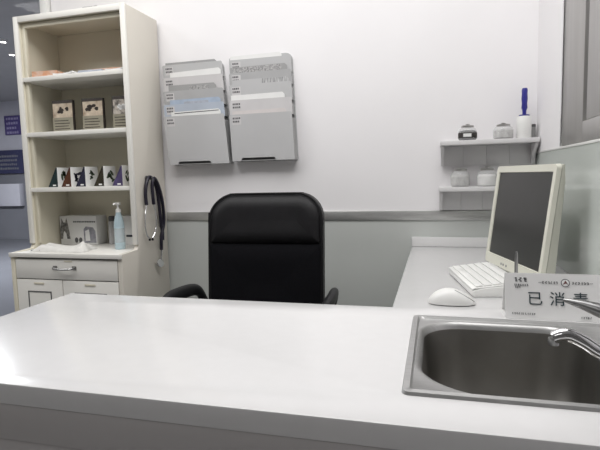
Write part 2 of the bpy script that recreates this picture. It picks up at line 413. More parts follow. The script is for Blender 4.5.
# ------------------------------------------------------------------ mouse
ms = thing('computer_mouse', 'white computer mouse on the counter in front of the keyboard', 'mouse', (.042, 1.372, .7605), math.radians(2))
def mshape(u, v, L=.061, Wd=.033, H=.040):
    a = 2 * PI * u; phi = v * PI / 2
    r = math.cos(phi); x = L * math.copysign(abs(math.cos(a)) ** .85, math.cos(a)) * r; y = Wd * math.copysign(abs(math.sin(a)) ** .85, math.sin(a)) * r
    z = H * math.sin(phi) ** .9 * (1.0 - .32 * (x / L + .25) ** 2) + .002
    return (x, y, z)
mb = MB().grid(mshape, 40, 14); bmesh.ops.remove_doubles(mb.bm, verts=mb.bm.verts, dist=.0002)
bmesh.ops.recalc_face_normals(mb.bm, faces=mb.bm.faces)
mb.build('shell', M['white'], ms, angle=80)
MB().prism([(.0585 * math.cos(2 * PI * k / 32), .0305 * math.sin(2 * PI * k / 32)) for k in range(32)], 'z', 0, .004).build('sole', M['rack_dark'], ms)
sm = []
for k in range(14):
    q = k / 13
    sm.append(Vector(mshape((1 - .20 + .16 * q) % 1, .80 - .62 * q)) * 1.003)
MB().tube(sm, .0007, 6, smooth=2).build('button_seam', M['inkgrey'], ms)

# ------------------------------------------------------------------ keyboard
kb_dir = Vector((.065, -.38, 0)).normalized()
kx = math.atan2(kb_dir.y, kb_dir.x)
kb = thing('keyboard', 'thick white keyboard lying on the counter below the monitor', 'keyboard', (.072, 1.618, .7605), kx)
# local x = long axis (towards the camera), local y = towards the monitor
KL, KD = .340, .150
MB().prism([(0, .004), (.004, 0), (KD, 0), (KD, .034), (KD - .006, .036), (.03, .024), (.003, .018), (0, .014)], 'x', -KL / 2, KL / 2, .0015).build('case', M['white'], kb)
MB().prism([(.0, .019), (.004, .0215), (KD - .012, .037), (KD - .012, .0395), (.006, .0245), (0, .022)], 'x', -KL / 2 + .004, KL / 2 - .004, .0008).build('key_bed', M['white'], kb)
sl = math.atan2(.0155, KD - .016)
KEY = MB().box((-.0079, -.0106, 0), (.0079, .0106, .004), .0015)
k0 = KEY.build('key', M['white'], kb); km = k0.data
first = True
for row in range(5):
    for c in range(19):
        if row == 0 and 4 <= c <= 9: continue
        o = k0 if first else k0.copy()
        if not first: COL.objects.link(o); o.parent = kb
        first = False
        y = .022 + row * .0238
        o.location = (-KL / 2 + .0200 + c * .0167, y, .0245 + (y - .006) * math.tan(sl)); o.rotation_euler = (sl, 0, 0)
sp = MB().box((-.052, -.0106, 0), (.052, .0106, .004), .0015).build('space_bar', M['white'], kb)
sp.location = (-KL / 2 + .0200 + 6.5 * .0167, .022, .0245 + .016 * math.tan(sl)); sp.rotation_euler = (sl, 0, 0)

# ------------------------------------------------------------------ monitor
ma, mt = -1.328, .126
mn = thing('monitor', 'ivory desktop monitor with a dark blank screen on the counter', 'monitor', (.247, 1.819, .7605), ma)
# local x along the screen (far -> near), local -y out of the screen; tilt backwards
T = Matrix.Translation((0, 0, .0445)) @ Matrix.Rotation(-mt, 4, 'X')
hw, hh = .418, .301
BX, BT, BB = .024, .026, .040
fr = MB()
ring = [loop(hw + 2 * BX, hh + BT + BB, .016, 0, hh / 2 + (BT - BB) / 2, 0), loop(hw + .004, hh + .004, .004, 0, hh / 2, 0), loop(hw, hh, .003, 0, hh / 2, -.006)]
ring0 = [loop(hw + 2 * BX, hh + BT + BB, .016, 0, hh / 2 + (BT - BB) / 2, -.012), loop(hw + 2 * BX - .004, hh + BT + BB - .004, .015, 0, hh / 2 + (BT - BB) / 2, 0.001)]
tmp = MB(); ring_surface(tmp, [ring0[0], ring0[1], ring[1], ring[2]])
# loops are (x, y=height, z=out of screen) -> map to (x, -z, y)
MAP = Matrix(((1, 0, 0, 0), (0, 0, -1, 0), (0, 1, 0, 0), (0, 0, 0, 1)))
bmesh.ops.transform(tmp.bm, matrix=T @ MAP, verts=tmp.bm.verts)
bmesh.ops.recalc_face_normals(tmp.bm, faces=tmp.bm.faces)
tmp.build('bezel', M['bezel'], mn, angle=50)
bk = MB(); oz0, oz1 = -BB + .001, hh + BT - .001
bk.prism([(.0125, oz0), (.038, oz0), (.042, oz0 + .03), (.030, oz1 - .05), (.022, oz1), (.0125, oz1)], 'x', -(hw / 2 + BX - .001), hw / 2 + BX - .001, .003, mtx=T)
bk.prism([(.025, .02), (.062, .05), (.062, .20), (.030, .26)], 'x', -.13, .13, .006, mtx=T)
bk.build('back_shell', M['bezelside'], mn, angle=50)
MB().box((-hw / 2 - .001, .004, -.001), (hw / 2 + .001, .010, hh + .001), mtx=T).build('screen', M['screen'], mn)
for u in (.08, .10, .125):
    MB().lathe([(0, -.001), (.004, -.001), (.004, .002), (0, .0025)], seg=12, mtx=T @ Matrix.Translation((u - .15, -.001, -.024)) @ Matrix.Rotation(PI / 2, 4, 'X')).build('button', M['rack_dark'], mn)
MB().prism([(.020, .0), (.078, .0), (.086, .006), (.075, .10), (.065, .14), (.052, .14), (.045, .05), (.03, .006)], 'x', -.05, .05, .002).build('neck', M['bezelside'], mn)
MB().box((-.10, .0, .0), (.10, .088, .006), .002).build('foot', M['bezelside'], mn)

# black speaker behind the monitor (seen reflected in the glossy panel)
spk = thing('loudspeaker', 'small rounded black desk speaker behind the monitor, mirrored in glossy panel', 'speaker', (.375, 2.13, .7605), .1)
pts = rrect(.082, .175, [.03, .03, .008, .008], 6, 0, .0875)
MB().prism(pts, 'y', -.035, .035, .003).build('cabinet', M['black'], spk)
MB().prism(rrect(.066, .135, [.024, .024, .006, .006], 6, 0, .095), 'y', -.038, -.035).build('grille', M['mesh'], spk)

# ------------------------------------------------------------------ office chair
ch = thing('office_chair', 'black high-back office chair with armrests behind the white desk', 'chair', (-.706, 1.86, 0), math.radians(2))
# local: faces -y ; backrest at y ~ +.14..+.2
BWd, BZ0, BZ1 = .512, .47, 1.040
def by(x, z):   # curved back: reclined, sides wrapping forward
    t_ = (z - BZ0) / (BZ1 - BZ0)
    return .16 + .055 * t_ * t_ - .035 * (x / .28) ** 2
def cushion(zlo, zhi, w, rad, yback, puff, edge):
    """a padded panel: concentric rounded outlines, domed towards the sitter"""
    h = zhi - zlo; zc = (zlo + zhi) / 2; m = min(w, h) / 2
    t = bmesh.new(); rings = []
    steps = [(0, yback), (0, 0.0)] + [(k, None) for k in (.08, .2, .35, .5, .65, .8, .92, .985)]
    for k, yo in steps:
        ins = edge * 4 * k if k < .36 else None
        ins = m * k
        ww, hh_ = w - 2 * ins, h - 2 * ins
        rr = [max(q - ins * .9, min(.004, ww / 4, hh_ / 4)) for q in rad]
        rr = [min(q, ww / 2 - 1e-5, hh_ / 2 - 1e-5) for q in rr]
        off = yo if yo is not None else -puff * math.sin(min(1, k * 2.2) * PI / 2) ** .8
        rings.append([t.verts.new((x, by(x, z) + off, z)) for x, z in rrect(ww, hh_, rr, 8, 0, zc)])
    n = len(rings[0])
    for A, B in zip(rings, rings[1:]):
        for k in range(n): t.faces.new((A[k], A[(k + 1) % n], B[(k + 1) % n], B[k]))
    t.faces.new(rings[-1]); t.faces.new(rings[0][::-1])
    bmesh.ops.recalc_face_normals(t, faces=t.faces)
    return MB()._add(t)
cushion(BZ0, BZ1, BWd, [.115, .115, .06, .06], .05, .004, 1).build('back_shell', M['black'], ch, angle=50)
cushion(.826, BZ1 - .010, BWd - .022, [.106, .106, .012, .012], .002, .024, 1).build('headrest_pad', M['leather'], ch, angle=60)
cushion(BZ0 + .01, .824, BWd - .022, [.012, .012, .055, .055], .002, .016, 1).build('mesh_back', M['mesh'], ch, angle=60)
ed = [(x, by(x, z) + .002, z) for x, z in rrect(BWd - .006, BZ1 - BZ0 - .006, [.113, .113, .058, .058], 8, 0, (BZ0 + BZ1) / 2)]
MB().tube(ed + [ed[0]], .0055, 8, smooth=2).build('piping', M['leather'], ch)
mb = MB().box((-.25, -.30, .43), (.25, .18, .52), .035, seg=4); mb.build('seat', M['leather'], ch, angle=60)
for s in (-1, 1):
    a = MB().tube([(s * .245, .17, .50), (s * .288, .165, .56), (s * .305, .12, .622), (s * .318, .0, .636), (s * .318, -.13, .630), (s * .305, -.20, .57), (s * .28, -.18, .48), (s * .24, -.15, .455)],
                  [.020, .022, .026, .028, .028, .026, .022, .02], 14, .75, 5)
    a.build('armrest', M['black'], ch, angle=60)
MB().lathe([(0, .09), (.034, .09), (.034, .22), (.022, .225), (.022, .40), (.06, .41), (.06, .432), (0, .432)], seg=20).build('column', M['black'], ch)
for k in range(5):
    a = 2 * PI * k / 5 + .3; c, s = math.cos(a), math.sin(a)
    lg = MB().tube([(.02 * c, .02 * s, .115), (.16 * c, .16 * s, .10), (.29 * c, .29 * s, .072)], [.026, .022, .016], 10, .7, 3).build('leg', M['black'], ch)
    MB().lathe([(0, -.011), (.022, -.011), (.028, -.006), (.028, .006), (.022, .011), (0, .011)], seg=18, mtx=Matrix.Translation((.29 * c, .29 * s, .0285)) @ Matrix.Rotation(a, 4, 'Z') @ Matrix.Rotation(PI / 2, 4, 'X')).tube([(.29 * c, .29 * s, .03), (.29 * c, .29 * s, .068)], .007, 8).build('caster', M['black'], lg)

# ------------------------------------------------------------------ bookcase
bx0, bx1 = -2.066, -1.422
bc = thing('bookcase', 'tall cream bookcase with open shelves over a drawer and doors', 'bookcase', (-1.74, 2.30, 0))
ZT, ZM = 1.945, .762
FY, LY, BY = 2.165, 2.022, WY - .016
sp_ = [(LY, 0), (BY, 0), (BY, ZT), (FY, ZT), (FY, ZM + .025), (FY - .012, ZM + .006), (LY, ZM)]
MB().prism(sp_, 'x', bx1 - .024, bx1, .0015).build('side_panel', M['creamside'], bc, True)
MB().prism(sp_, 'x', bx0, bx0 + .024, .0015).build('side_panel', M['cream'], bc, True)
MB().box((bx0 + .0245, FY, ZT - .026), (bx1 - .0245, BY, ZT), .0015).build('top_panel', M['cream'], bc, True)
MB().box((bx0 + .0245, BY - .008, .08), (bx1 - .0245, BY, ZT - .0265)).build('back_panel', M['cream'], bc, True)
# face frame
ff = MB().box((bx0 - .001, FY - .012, ZM + .03), (bx0 + .026, FY - .0005, ZT + .001), .002).box((bx1 - .026, FY - .012, ZM + .03), (bx1 + .001, FY - .0005, ZT + .001), .002).box((bx0 + .026, FY - .012, ZT - .028), (bx1 - .026, FY - .0005, ZT + .001), .002)
ff.build('face_frame', M['creamw'], bc, True)
MB().box((bx0 + .026, FY + .012, ZM + .03), (bx0 + .046, FY + .03, ZT - .05), .001).box((bx0 + .026, FY + .012, ZT - .052), (bx1 - .026, FY + .03, ZT - .030), .001).build('inner_lip', M['cream'], bc, True)
SZ = [1.645, 1.367, 1.083]
for z in SZ:
    MB().box((bx0 + .025, FY - .004, z - .022), (bx1 - .025, BY - .0085, z), .0015).build('shelf', M['creamw'], bc, True)
    for x in (bx0 + .028, bx1 - .031):
        MB().lathe([(0, 0), (.004, 0), (.004, .006), (0, .006)], (x, FY + .025, z - .029), 10).build('shelf_pin', M['dchrome'], bc, True)
MB().box((bx0 + .0245, LY - .006, ZM - .020), (bx1 - .0245, BY - .0085, ZM), .002).box((bx0 - .002, LY - .008, ZM - .020), (bx1 + .002, LY - .0005, ZM + .001), .001).build('counter_board', M['creamw'], bc, True)
MB().box((bx0 + .0245, LY + .020, .08), (bx1 - .0245, LY + .026, ZM - .021)).build('recess', M['gap'], bc, True)
MB().box((bx0 + .0245, LY + .02, 0), (bx1 - .0245, LY + .04, .078)).build('plinth', M['creamw'], bc, True)
dw = MB().box((bx0 + .028, LY, .634), (bx1 - .028, LY + .019, .733), .002).build('drawer', M['creamw'], bc, True)
h = MB().tube([(-1.80, LY, .693), (-1.80, LY - .014, .693), (-1.792, LY - .02, .690), (-1.745, LY - .022, .688), (-1.698, LY - .02, .690), (-1.69, LY - .014, .693), (-1.69, LY, .693)], [.006, .005, .005, .0055, .005, .005, .006], 10, 1.0, 3)
h.box((-1.812, LY - .003, .684), (-1.788, LY, .702), .001).box((-1.702, LY - .003, .684), (-1.678, LY, .702), .001)
h.build('handle', M['dchrome'], dw, True)
xm = -1.765
for (a, b) in ((bx0 + .028, xm - .0025), (xm + .0025, bx1 - .028)):
    dd = MB().box((a, LY, .085), (b, LY + .019, .629), .002).build('door', M['creamw'], bc, True)
    c = (a + b) / 2
    MB().box((c - .03, LY - .002, .606), (c + .03, LY - .0002, .616), .0005).build('catch_plate', M['cream'], dd, True)
    iw = (b - a) / 2 - .065
    g = MB()
    z0, z1 = .15, .572
    for (p, q) in (((c - iw, z1 - .006), (c + iw, z1)), ((c - iw, z0), (c + iw, z0 + .006)), ((c - iw, z0), (c - iw + .006, z1)), ((c + iw - .006, z0), (c + iw, z1))):
        g.box((p[0], LY - .0015, p[1]), (q[0], LY - .0002, q[1]))
    g.build('panel_groove', M['inkgrey'], dd, True)
MB().box((-1.745, LY - .0015, .722), (-1.70, LY - .0002, .728)).build('label_strip', M['cream'], dw, True)

tag(MB().box((-1.75, 2.28, ZT + .0005), (-1.66, 2.36, ZT + .055), .004).build('small_box', M['print_grey']), 'small grey box on top of the bookcase', 'box')

# --- top shelf: flat papers and booklets
def flat_item(name, cx, cy, z, w, d_, t_, rz, m, label, cat, curl=0.0):
    def f(u, v): return ((u - .5) * w, (v - .5) * d_, curl * ((u - .5) * 2) ** 2)
    mb = MB(); tt = bmesh.new(); n = 10
    for s in (0, 1):
        V = [[tt.verts.new(Vector(f(i / n, j)) + Vector((0, 0, t_ * s))) for j in (0, 1)] for i in range(n + 1)]
        for i in range(n): tt.faces.new((V[i][0], V[i + 1][0], V[i + 1][1], V[i][1]) if s else (V[i][0], V[i][1], V[i + 1][1], V[i + 1][0]))
        if s == 0: A = V
        else: B = V
    for i in range(n):
        tt.faces.new((A[i][0], A[i + 1][0], B[i + 1][0], B[i][0])); tt.faces.new((A[i + 1][1], A[i][1], B[i][1], B[i + 1][1]))
    tt.faces.new((A[0][1], A[0][0], B[0][0], B[0][1])); tt.faces.new((A[n][0], A[n][1], B[n][1], B[n][0]))
    mb._add(tt); o = mb.build(name, M[m]); o.location = (cx, cy, z); o.rotation_euler = (0, 0, rz)
    return tag(o, label, cat)
z = SZ[0] + .0006
flat_item('booklet', -1.935, 2.27, z, .14, .17, .030, .1, 'orange', 'orange printed booklet at the left end of the top shelf', 'booklet')
flat_item('paper_stack', -1.80, 2.255, z, .13, .16, .008, -.12, 'paper', 'white papers fanned in the middle of the top shelf', 'papers', .006)
flat_item('leaflet', -1.665, 2.275, z, .13, .17, .016, .06, 'bluegrey', 'blue grey leaflet under the orange one at right of the top shelf', 'leaflet')
flat_item('leaflet', -1.60, 2.30, z + .0165, .16, .13, .012, .05, 'orange', 'orange leaflet lying on a blue grey one, top shelf', 'leaflet')
flat_item('paper_sheet', -1.505, 2.24, z, .10, .15, .005, 0, 'paper', 'white sheet at the right end of the top shelf', 'paper', .003)

# --- second shelf: three picture boxes
def picture_box(x, y, w, rz, photo, label):
    r = thing('picture_box', label, 'box', (x, y, SZ[1] + .0006), rz, 'picture boxes on the second shelf')
    H, D = .164, .020
    MB().box((-w / 2, -D / 2, 0), (w / 2, D / 2, H), .001).build('carton', M['boxdark'], r)
    MB().box((-w / 2 + .002, -D / 2 - .001, .002), (w / 2 - .002, -D / 2, .076), .0).build('text_panel', M['boxbeige'], r)
    MB().box((-w / 2 + .006, -D / 2 - .001, .076), (w / 2 - .002, -D / 2, H - .016)).build('cover_picture', M['photo2' if photo else 'photo'], r)
    g = MB()
    for k in range(11):
        a = random.uniform(-.032, .032); b = .112 + random.uniform(-.012, .014)
        q = random.uniform(.006, .012)
        g.prism([(a + q * math.cos(2 * PI * j / 9) * random.uniform(.8, 1.2), b + q * .8 * math.sin(2 * PI * j / 9) * random.uniform(.8, 1.2)) for j in range(9)], 'y', -D / 2 - .0016, -D / 2 - .0009)
    g.build('picture_figure', M['boxdark' if photo != 2 else 'paper'], r, smooth=False)
    g = MB()
    for k in range(4): g.box((-w / 2 + .012, -D / 2 - .0014, .016 + k * .014), (w / 2 - .02 - .008 * (k % 2), -D / 2 - .0009, .020 + k * .014))
    g.build('lettering', M['boxdark'], r)
picture_box(-1.875, 2.245, .122, .05, 0, 'leftmost picture box on the second shelf, beige with dark figures')
picture_box(-1.693, 2.245, .120, .05, 0, 'middle picture box on the second shelf, beige with brown animals')
picture_box(-1.512, 2.245, .125, .05, 2, 'rightmost picture box with darker cover, partly behind the bookcase side')

# --- third shelf: five wedge shaped display cards
def wedge(x, y, b, d_, m, label):
    r = thing('display_card', label, 'display card', (x, y, SZ[2] + .0006), 0, 'wedge cards on the third shelf')
    H = .102
    MB().prism([(-b, 0), (0, 0), (0, H), (-.006, H)], 'y', -d_ / 2, d_ / 2, .0006).build('card_body', M['paper'], r)
    MB().prism([(-b + .001, .001), (-.001, .001), (-.001, H - .001), (-.006, H - .001)], 'y', -d_ / 2 - .0012, -d_ / 2).build('coloured_end', M[m], r)
    g = MB(); 
    for k in range(7):
        a = random.uniform(-.02, .025); c = random.uniform(.025, .075); q = random.uniform(.011, .020); an = random.uniform(0, PI)
        g.prism([(a + q * math.cos(2 * PI * j / 8) * math.cos(an) - q * .4 * math.sin(2 * PI * j / 8) * math.sin(an), c + q * math.cos(2 * PI * j / 8) * math.sin(an) + q * .4 * math.sin(2 * PI * j / 8) * math.cos(an)) for j in range(8)], 'x', .0001, .0009)
    g.build('plant_picture', M['leaf' if m != 'tri_brown' else 'tri_navy'], r, smooth=False)
    g = MB().box((-b * .5, -d_ / 2 - .0018, .006), (-.012, -d_ / 2 - .001, .013)); g.build('lettering', M['paper'], r)
for (x, m, lb) in ((-1.903, 'tri_teal', 'dark teal wedge display card at the left end of the row'), (-1.821, 'tri_brown', 'rust brown wedge display card, second from the left'),
                   (-1.733, 'tri_navy', 'navy wedge display card in the middle of the row'), (-1.624, 'tri_olive', 'olive brown wedge display card, fourth in the row'),
                   (-1.515, 'tri_purple', 'purple wedge display card at the right end of the row')):
    wedge(x, 2.25, .062, .10, m, lb)

# --- base top: boxes, bottle, cloth
r = thing('carton', 'white carton with a grey cat printed on it', 'box', (-1.912, 2.385, ZM + .0006), .0)
CW, CH_, CD = .238, .158, .09
MB().box((-CW / 2, -CD / 2, 0), (CW / 2, CD / 2, CH_), .0015).build('carton_body', M['paper'], r)
yf = -CD / 2
g = MB().prism([(-.118, .03), (-.118, .085), (-.112, .112), (-.106, .145), (-.096, .122), (-.082, .122), (-.074, .148), (-.066, .112), (-.060, .075), (-.055, .03)], 'y', yf - .0012, yf - .0003)
g.build('cat_picture', M['catfur'], r, smooth=False)
MB().prism([(-.102, .03), (-.098, .06), (-.09, .075), (-.080, .06), (-.075, .03)], 'y', yf - .0018, yf - .0013).build('cat_chest', M['paper'], r, smooth=False)
g = MB().prism([(.035, .01), (.035, .085), (.05, .10), (.095, .095), (.11, .075), (.112, .01)], 'y', yf - .0012, yf - .0003); g.build('product_picture', M['greyprint'], r, smooth=False)
MB().prism([(.045, .02), (.045, .075), (.07, .085), (.075, .02)], 'y', yf - .0018, yf - .0013).build('product_highlight', M['paper'], r, smooth=False)
g = MB()
for cx in (-.015, .012):
    g.prism([(cx + .011 * math.cos(2 * PI * k / 14), .024 + .015 * math.sin(2 * PI * k / 14)) for k in range(14)], 'y', yf - .0016, yf - .0003)
g.build('bowl_picture', M['inkgrey'], r, smooth=False)
g = MB()
x = -.03
while x < .105:
    w = random.uniform(.004, .010); g.box((x, yf - .0012, .122), (x + w, yf - .0003, .130)); x += w + .003
g.build('lettering', M['inkgrey'], r)
r = thing('carton', 'white carton at the right behind the blue sanitiser bottle', 'box', (-1.585, 2.385, ZM + .0006), 0)
MB().box((-.088, -.05, 0), (.085, .05, .158), .0015).build('carton_body', M['paper'], r)
MB().prism([(.02, .02), (.02, .12), (.05, .135), (.075, .115), (.08, .02)], 'y', -.0512, -.0503).build('product_picture', M['greyprint'], r, smooth=False)
MB().box((-.085, -.0512, .02), (-.06, -.0503, .14)).build('side_print', M['bluegrey'], r)
MB().box((-.02, -.0518, .045), (.05, -.0505, .056)).build('black_bar_print', M['ink'], r)
r = thing('spray_can', 'narrow grey canister with dark cap between the two white cartons', 'canister', (-1.722, 2.38, ZM + .0006))
MB().lathe([(0, 0), (.020, 0), (.021, .003), (.021, .118), (.017, .126), (0, .126)], seg=20).build('canister_body', M['rack'], r)
MB().lathe([(0, .126), (.018, .126), (.018, .15), (.015, .154), (0, .154)], seg=20).build('cap', M['inkgrey'], r)
r = thing('sanitiser_bottle', 'pale blue pump bottle of hand sanitiser on the bookcase counter', 'bottle', (-1.552, 2.20, ZM + .0006))
MB().lathe([(0, 0), (.023, 0), (.026, .004), (.026, .115), (.0235, .142), (.017, .168), (.013, .182), (.0115, .190), (0, .190)], seg=28).build('bottle_body', M['bluebottle'], r)
MB().lathe([(0, .188), (.013, .188), (.013, .203), (.006, .205), (.0045, .226), (.0, .226)], seg=18).box((-.011, -.010, .224), (.011, .010, .237), .003).tube([(0, -.004, .233), (.0, -.028, .233), (.0, -.036, .226)], .0042, 8).build('pump', M['white'], r)
MB().lathe([(.0262, .035), (.0265, .035), (.0265, .108), (.0262, .108)], seg=28).build('label_band', M['clear'], r)
# folded cloth / papers in front
def drape(u, v):
    x = (u - .5) * .30; y = (v - .5) * .14
    zz = .020 + .014 * math.sin(u * 7 + v * 2) * math.sin(v * PI) + .006 * math.sin(v * 9 + u * 4)
    if u > .75: zz += .02 * (u - .75) / .25
    e = min(u, 1 - u, v, 1 - v); zz = .0015 + (zz) * min(1, e * 8)
    return (x + .01 * math.sin(v * 6), y + .012 * math.sin(u * 5), max(.0015, zz))
mb = MB().grid(drape, 30, 16)
for e in [mb.bm]:
    rr = bmesh.ops.extrude_face_region(e, geom=e.faces[:])
    vs = [q for q in rr['geom'] if isinstance(q, bmesh.types.BMVert)]
    for v_ in vs: v_.co.z = max(0, v_.co.z - .0015)
    bmesh.ops.recalc_face_normals(e, faces=e.faces)
cl = mb.build('folded_cloth', M['cloth'], angle=70); cl.location = (-1.83, 2.13, ZM + .0006); cl.rotation_euler = (0, 0, .08)
tag(cl, 'crumpled white cloth on the bookcase counter in front of cat carton', 'cloth')
tag(MB().tube([(-1.985, 2.075, ZM + .0065), (-1.955, 2.07, ZM + .0065), (-1.925, 2.068, ZM + .0065)], [.005, .0055, .005], 8).build('small_tube', M['rack_dark']), 'small grey tube at the left end of the bookcase counter', 'tube')

# ------------------------------------------------------------------ stethoscope on the bookcase side
hk = tag(MB().lathe([(0, -.0005), (.013, -.0005), (.013, .003), (0, .003)], seg=16, mtx=Matrix.Translation((bx1 + .001, 2.262, 1.118)) @ Matrix.Rotation(PI / 2, 4, 'Y')).tube([(bx1 + .002, 2.262, 1.118), (bx1 + .016, 2.262, 1.112), (bx1 + .032, 2.262, 1.114), (bx1 + .034, 2.262, 1.124)], .0035, 8).build('wall_hook', M['dchrome']), 'small metal hook on bookcase side holding the stethoscope', 'hook')
st = thing('stethoscope', 'black stethoscope hanging on the right side of the bookcase', 'stethoscope', (-1.40, 2.27, .90))
X = bx1 + .020
def sp3(l): return [(X + dx, y, z) for dx, y, z in l]
MB().tube(sp3([(0, 2.222, .985), (.0, 2.218, 1.04), (.0, 2.230, 1.09), (0, 2.255, 1.122), (0, 2.285, 1.118), (0, 2.315, 1.085), (0, 2.335, 1.02), (0, 2.345, .93), (0, 2.35, .86)]), .0088, 10).build('tubing', M['rubber'], st, True)
MB().tube(sp3([(.013, 2.268, .985), (.013, 2.262, 1.04), (.013, 2.264, 1.09), (.013, 2.285, 1.118), (.013, 2.320, 1.08), (.012, 2.350, 1.01), (.008, 2.368, .93), (.006, 2.365, .87), (.004, 2.340, .81), (.002, 2.338, .74)]), .0088, 10).build('tubing', M['rubber'], st, True)
MB().tube(sp3([(0, 2.222, .985), (0, 2.205, .93), (0, 2.200, .88), (0, 2.212, .835), (.002, 2.232, .812)]), .0034, 8).build('ear_tube', M['chrome'], st, True)
MB().tube(sp3([(.013, 2.268, .985), (.013, 2.282, .93), (.013, 2.282, .88), (.012, 2.268, .84), (.01, 2.245, .815)]), .0034, 8).build('ear_tube', M['chrome'], st, True)
for (dx, y) in ((.002, 2.232), (.01, 2.245)):
    MB().lathe([(0, -.007), (.005, -.006), (.0065, 0), (.005, .006), (0, .008)], (X + dx, y, .808), 12).build('ear_tip', M['black'], st, True)
MB().tube(sp3([(0, 2.352, .868), (.003, 2.356, .83), (.004, 2.35, .79)]), .009, 10).build('connector', M['rubber'], st, True)
MB().tube(sp3([(.002, 2.338, .745), (.002, 2.334, .715), (.002, 2.326, .690)]), [.006, .006, .005], 8).build('stem', M['chrome'], st, True)
MB().lathe([(0, -.008), (.014, -.008), (.021, -.003), (.022, .003), (.02, .006), (0, .007)], seg=22, mtx=Matrix.Translation((X + .002, 2.318, .672)) @ Matrix.Rotation(PI / 2 - .3, 4, 'Y') @ Matrix.Rotation(.3, 4, 'X')).build('chest_piece', M['chrome'], st, True)

# ------------------------------------------------------------------ wall file racks
def rack(x0, x1, ztop, tiers, zbot, tilt, label, tints):
    w = x1 - x0; cx = (x0 + x1) / 2
    r = thing('file_rack', label, 'file rack', (cx, WY, zbot), 0, 'grey pocket racks on the white wall')
    Rm = Matrix.Rotation(tilt, 4, 'Y')
    SHX = Matrix.Identity(4); SHX[0][2] = -tilt
    H = ztop - zbot
    MB().prism(rrect(w, H, [.035, .012, .012, .012], 4, 0, H / 2), 'y', -.006, .0).build('back_plate', M['rack'], r)
    n = len(tiers)
    for k, (zt, hgt) in enumerate(tiers):
        last = k == n - 1
        zt_ = zt - zbot; zb_ = zt_ - hgt
        yo = -.016 - .011 * k
        # front sheet of the pocket, with a finger notch in its top edge (and, for the last one, at the foot)
        a = -w / 2 + .004; b = w / 2 - .004
        n0, n1 = -.05 * w / .35, .10 * w / .35
        poly = [(a, zb_), (b, zb_), (b, zt_ - .006), (b - .006, zt_)] + [(a + .006, zt_), (a, zt_ - .006)]
        if last: poly = [(a, zb_), (n0 - .07, zb_), (n0 - .062, zb_ + .016), (n1 - .035, zb_ + .016), (n1 - .027, zb_)] + poly[1:]
        T2 = Matrix.Translation((0, 0, zb_)) @ Matrix.Rotation(.012, 4, 'X') @ Matrix.Translation((0, 0, -zb_))
        pk = MB().prism(poly, 'y', yo - .002, yo, mtx=T2).build('pocket', M[tints[k]], r, smooth=False)
        g = MB().box((a, yo, zb_), (b, -.006, zb_ + .003)).box((a, yo, zb_ + .003), (a + .002, -.006, zt_ - .03)).box((b - .002, yo, zb_ + .003), (b, -.006, zt_ - .03))
        g.build('pocket_side', M['rack_dark'], r)
        lm = MB().box((a + .014, yo - .0026, zt_ - .052), (a + .062, yo - .002, zt_ - .010), mtx=T2); lo = lm.build('name_label', M['rack_pale'], pk, smooth=False)
        g = MB()
        for q in range(2):
            xx = a + .018
            while xx < a + .052:
                ww = random.uniform(.004, .008); g.box((xx, yo - .0032, zt_ - .024 - q * .016), (xx + ww, yo - .0026, zt_ - .015 - q * .016), mtx=T2); xx += ww + .0025
        g.build('lettering', M['inkgrey'], pk, smooth=False)
    for o in [q for q in bpy.data.objects if q.parent == r or (q.parent and q.parent.parent == r)]: o.data.transform(SHX)
    return r
zl = [1.722, 1.655, 1.583, 1.512, 1.450]
zr = [1.718, 1.650, 1.590, 1.512, 1.440]
def mk(zs, zb): return [(z, (z - zs[i + 1] + .012) if i < 4 else z - zb) for i, z in enumerate(zs)]
rack(-1.366, -1.016, 1.712, mk([z - .012 for z in zl], 1.186), 1.184, .075, 'left grey wall file rack, partly hidden behind the bookcase', ('rack', 'rack_pale', 'rack_mid', 'rack_blue', 'rack'))
rack(-1.006, -.668, 1.722, mk([z - .012 for z in zr], 1.194), 1.190, .035, 'right grey wall file rack with five pockets of papers', ('rack', 'rack_mid', 'rack', 'rack_pale', 'rack'))
def sheet(x0, x1, z0, z1, k, m, label, tilt=0.0, strips=()):
    cx = (x0 + x1) / 2; y = WY - .016 - .011 * k + .0035
    def cut(a, b, c): return [(x0 - cx, z0 - z1), (x1 - cx, z0 - z1), (x1 - cx, -c), (x1 - cx - c, 0), (x0 - cx, 0)]
    r = MB().prism(cut(x0, x1, .012), 'y', -.0010, 0).build('paper_sheet', M[m], smooth=False)
    r.location = (cx, y - .05 * (.10) * 0, z1); r.rotation_euler = (.0, tilt, 0)
    tag(r, label, 'paper', 'papers in the wall file racks')
    for a, b, c, d_, mm in strips:
        MB().box((a - cx, -.0016, -d_), (b - cx, -.0010, -c)).build('printed_strip', M[mm], r, smooth=False)
    return r
sheet(-1.385, -1.09, 1.60, 1.722, 0, 'rack_dark', 'dark grey card in the top pocket of the left rack', .0, [(-1.22, -1.15, .010, .05, 'print_grey')])
sheet(-1.355, -1.065, 1.58, 1.672, 1, 'paper', 'white sheet tilted in the second pocket of the left rack', -.03)
sheet(-1.36, -1.09, 1.51, 1.600, 2, 'rack_dark', 'grey card printed on its right, in the third pocket of the left rack', -.0, [(-1.24, -1.13, .008, .045, 'print_grey')])
sheet(-1.35, -1.062, 1.43, 1.524, 3, 'bluepaper', 'pale blue sheet in the fourth pocket of the left rack', -.01, [(-1.27, -1.13, .012, .040, 'bluegrey')])
sheet(-1.34, -1.06, 1.36, 1.462, 4, 'paper', 'white sheet edge in the lowest pocket of the left rack', -.02, [(-1.32, -1.07, .006, .010, 'inkgrey')])
sheet(-1.015, -.74, 1.63, 1.727, 0, 'paper', 'white sheet sticking up from the top pocket of the right rack', -.01)
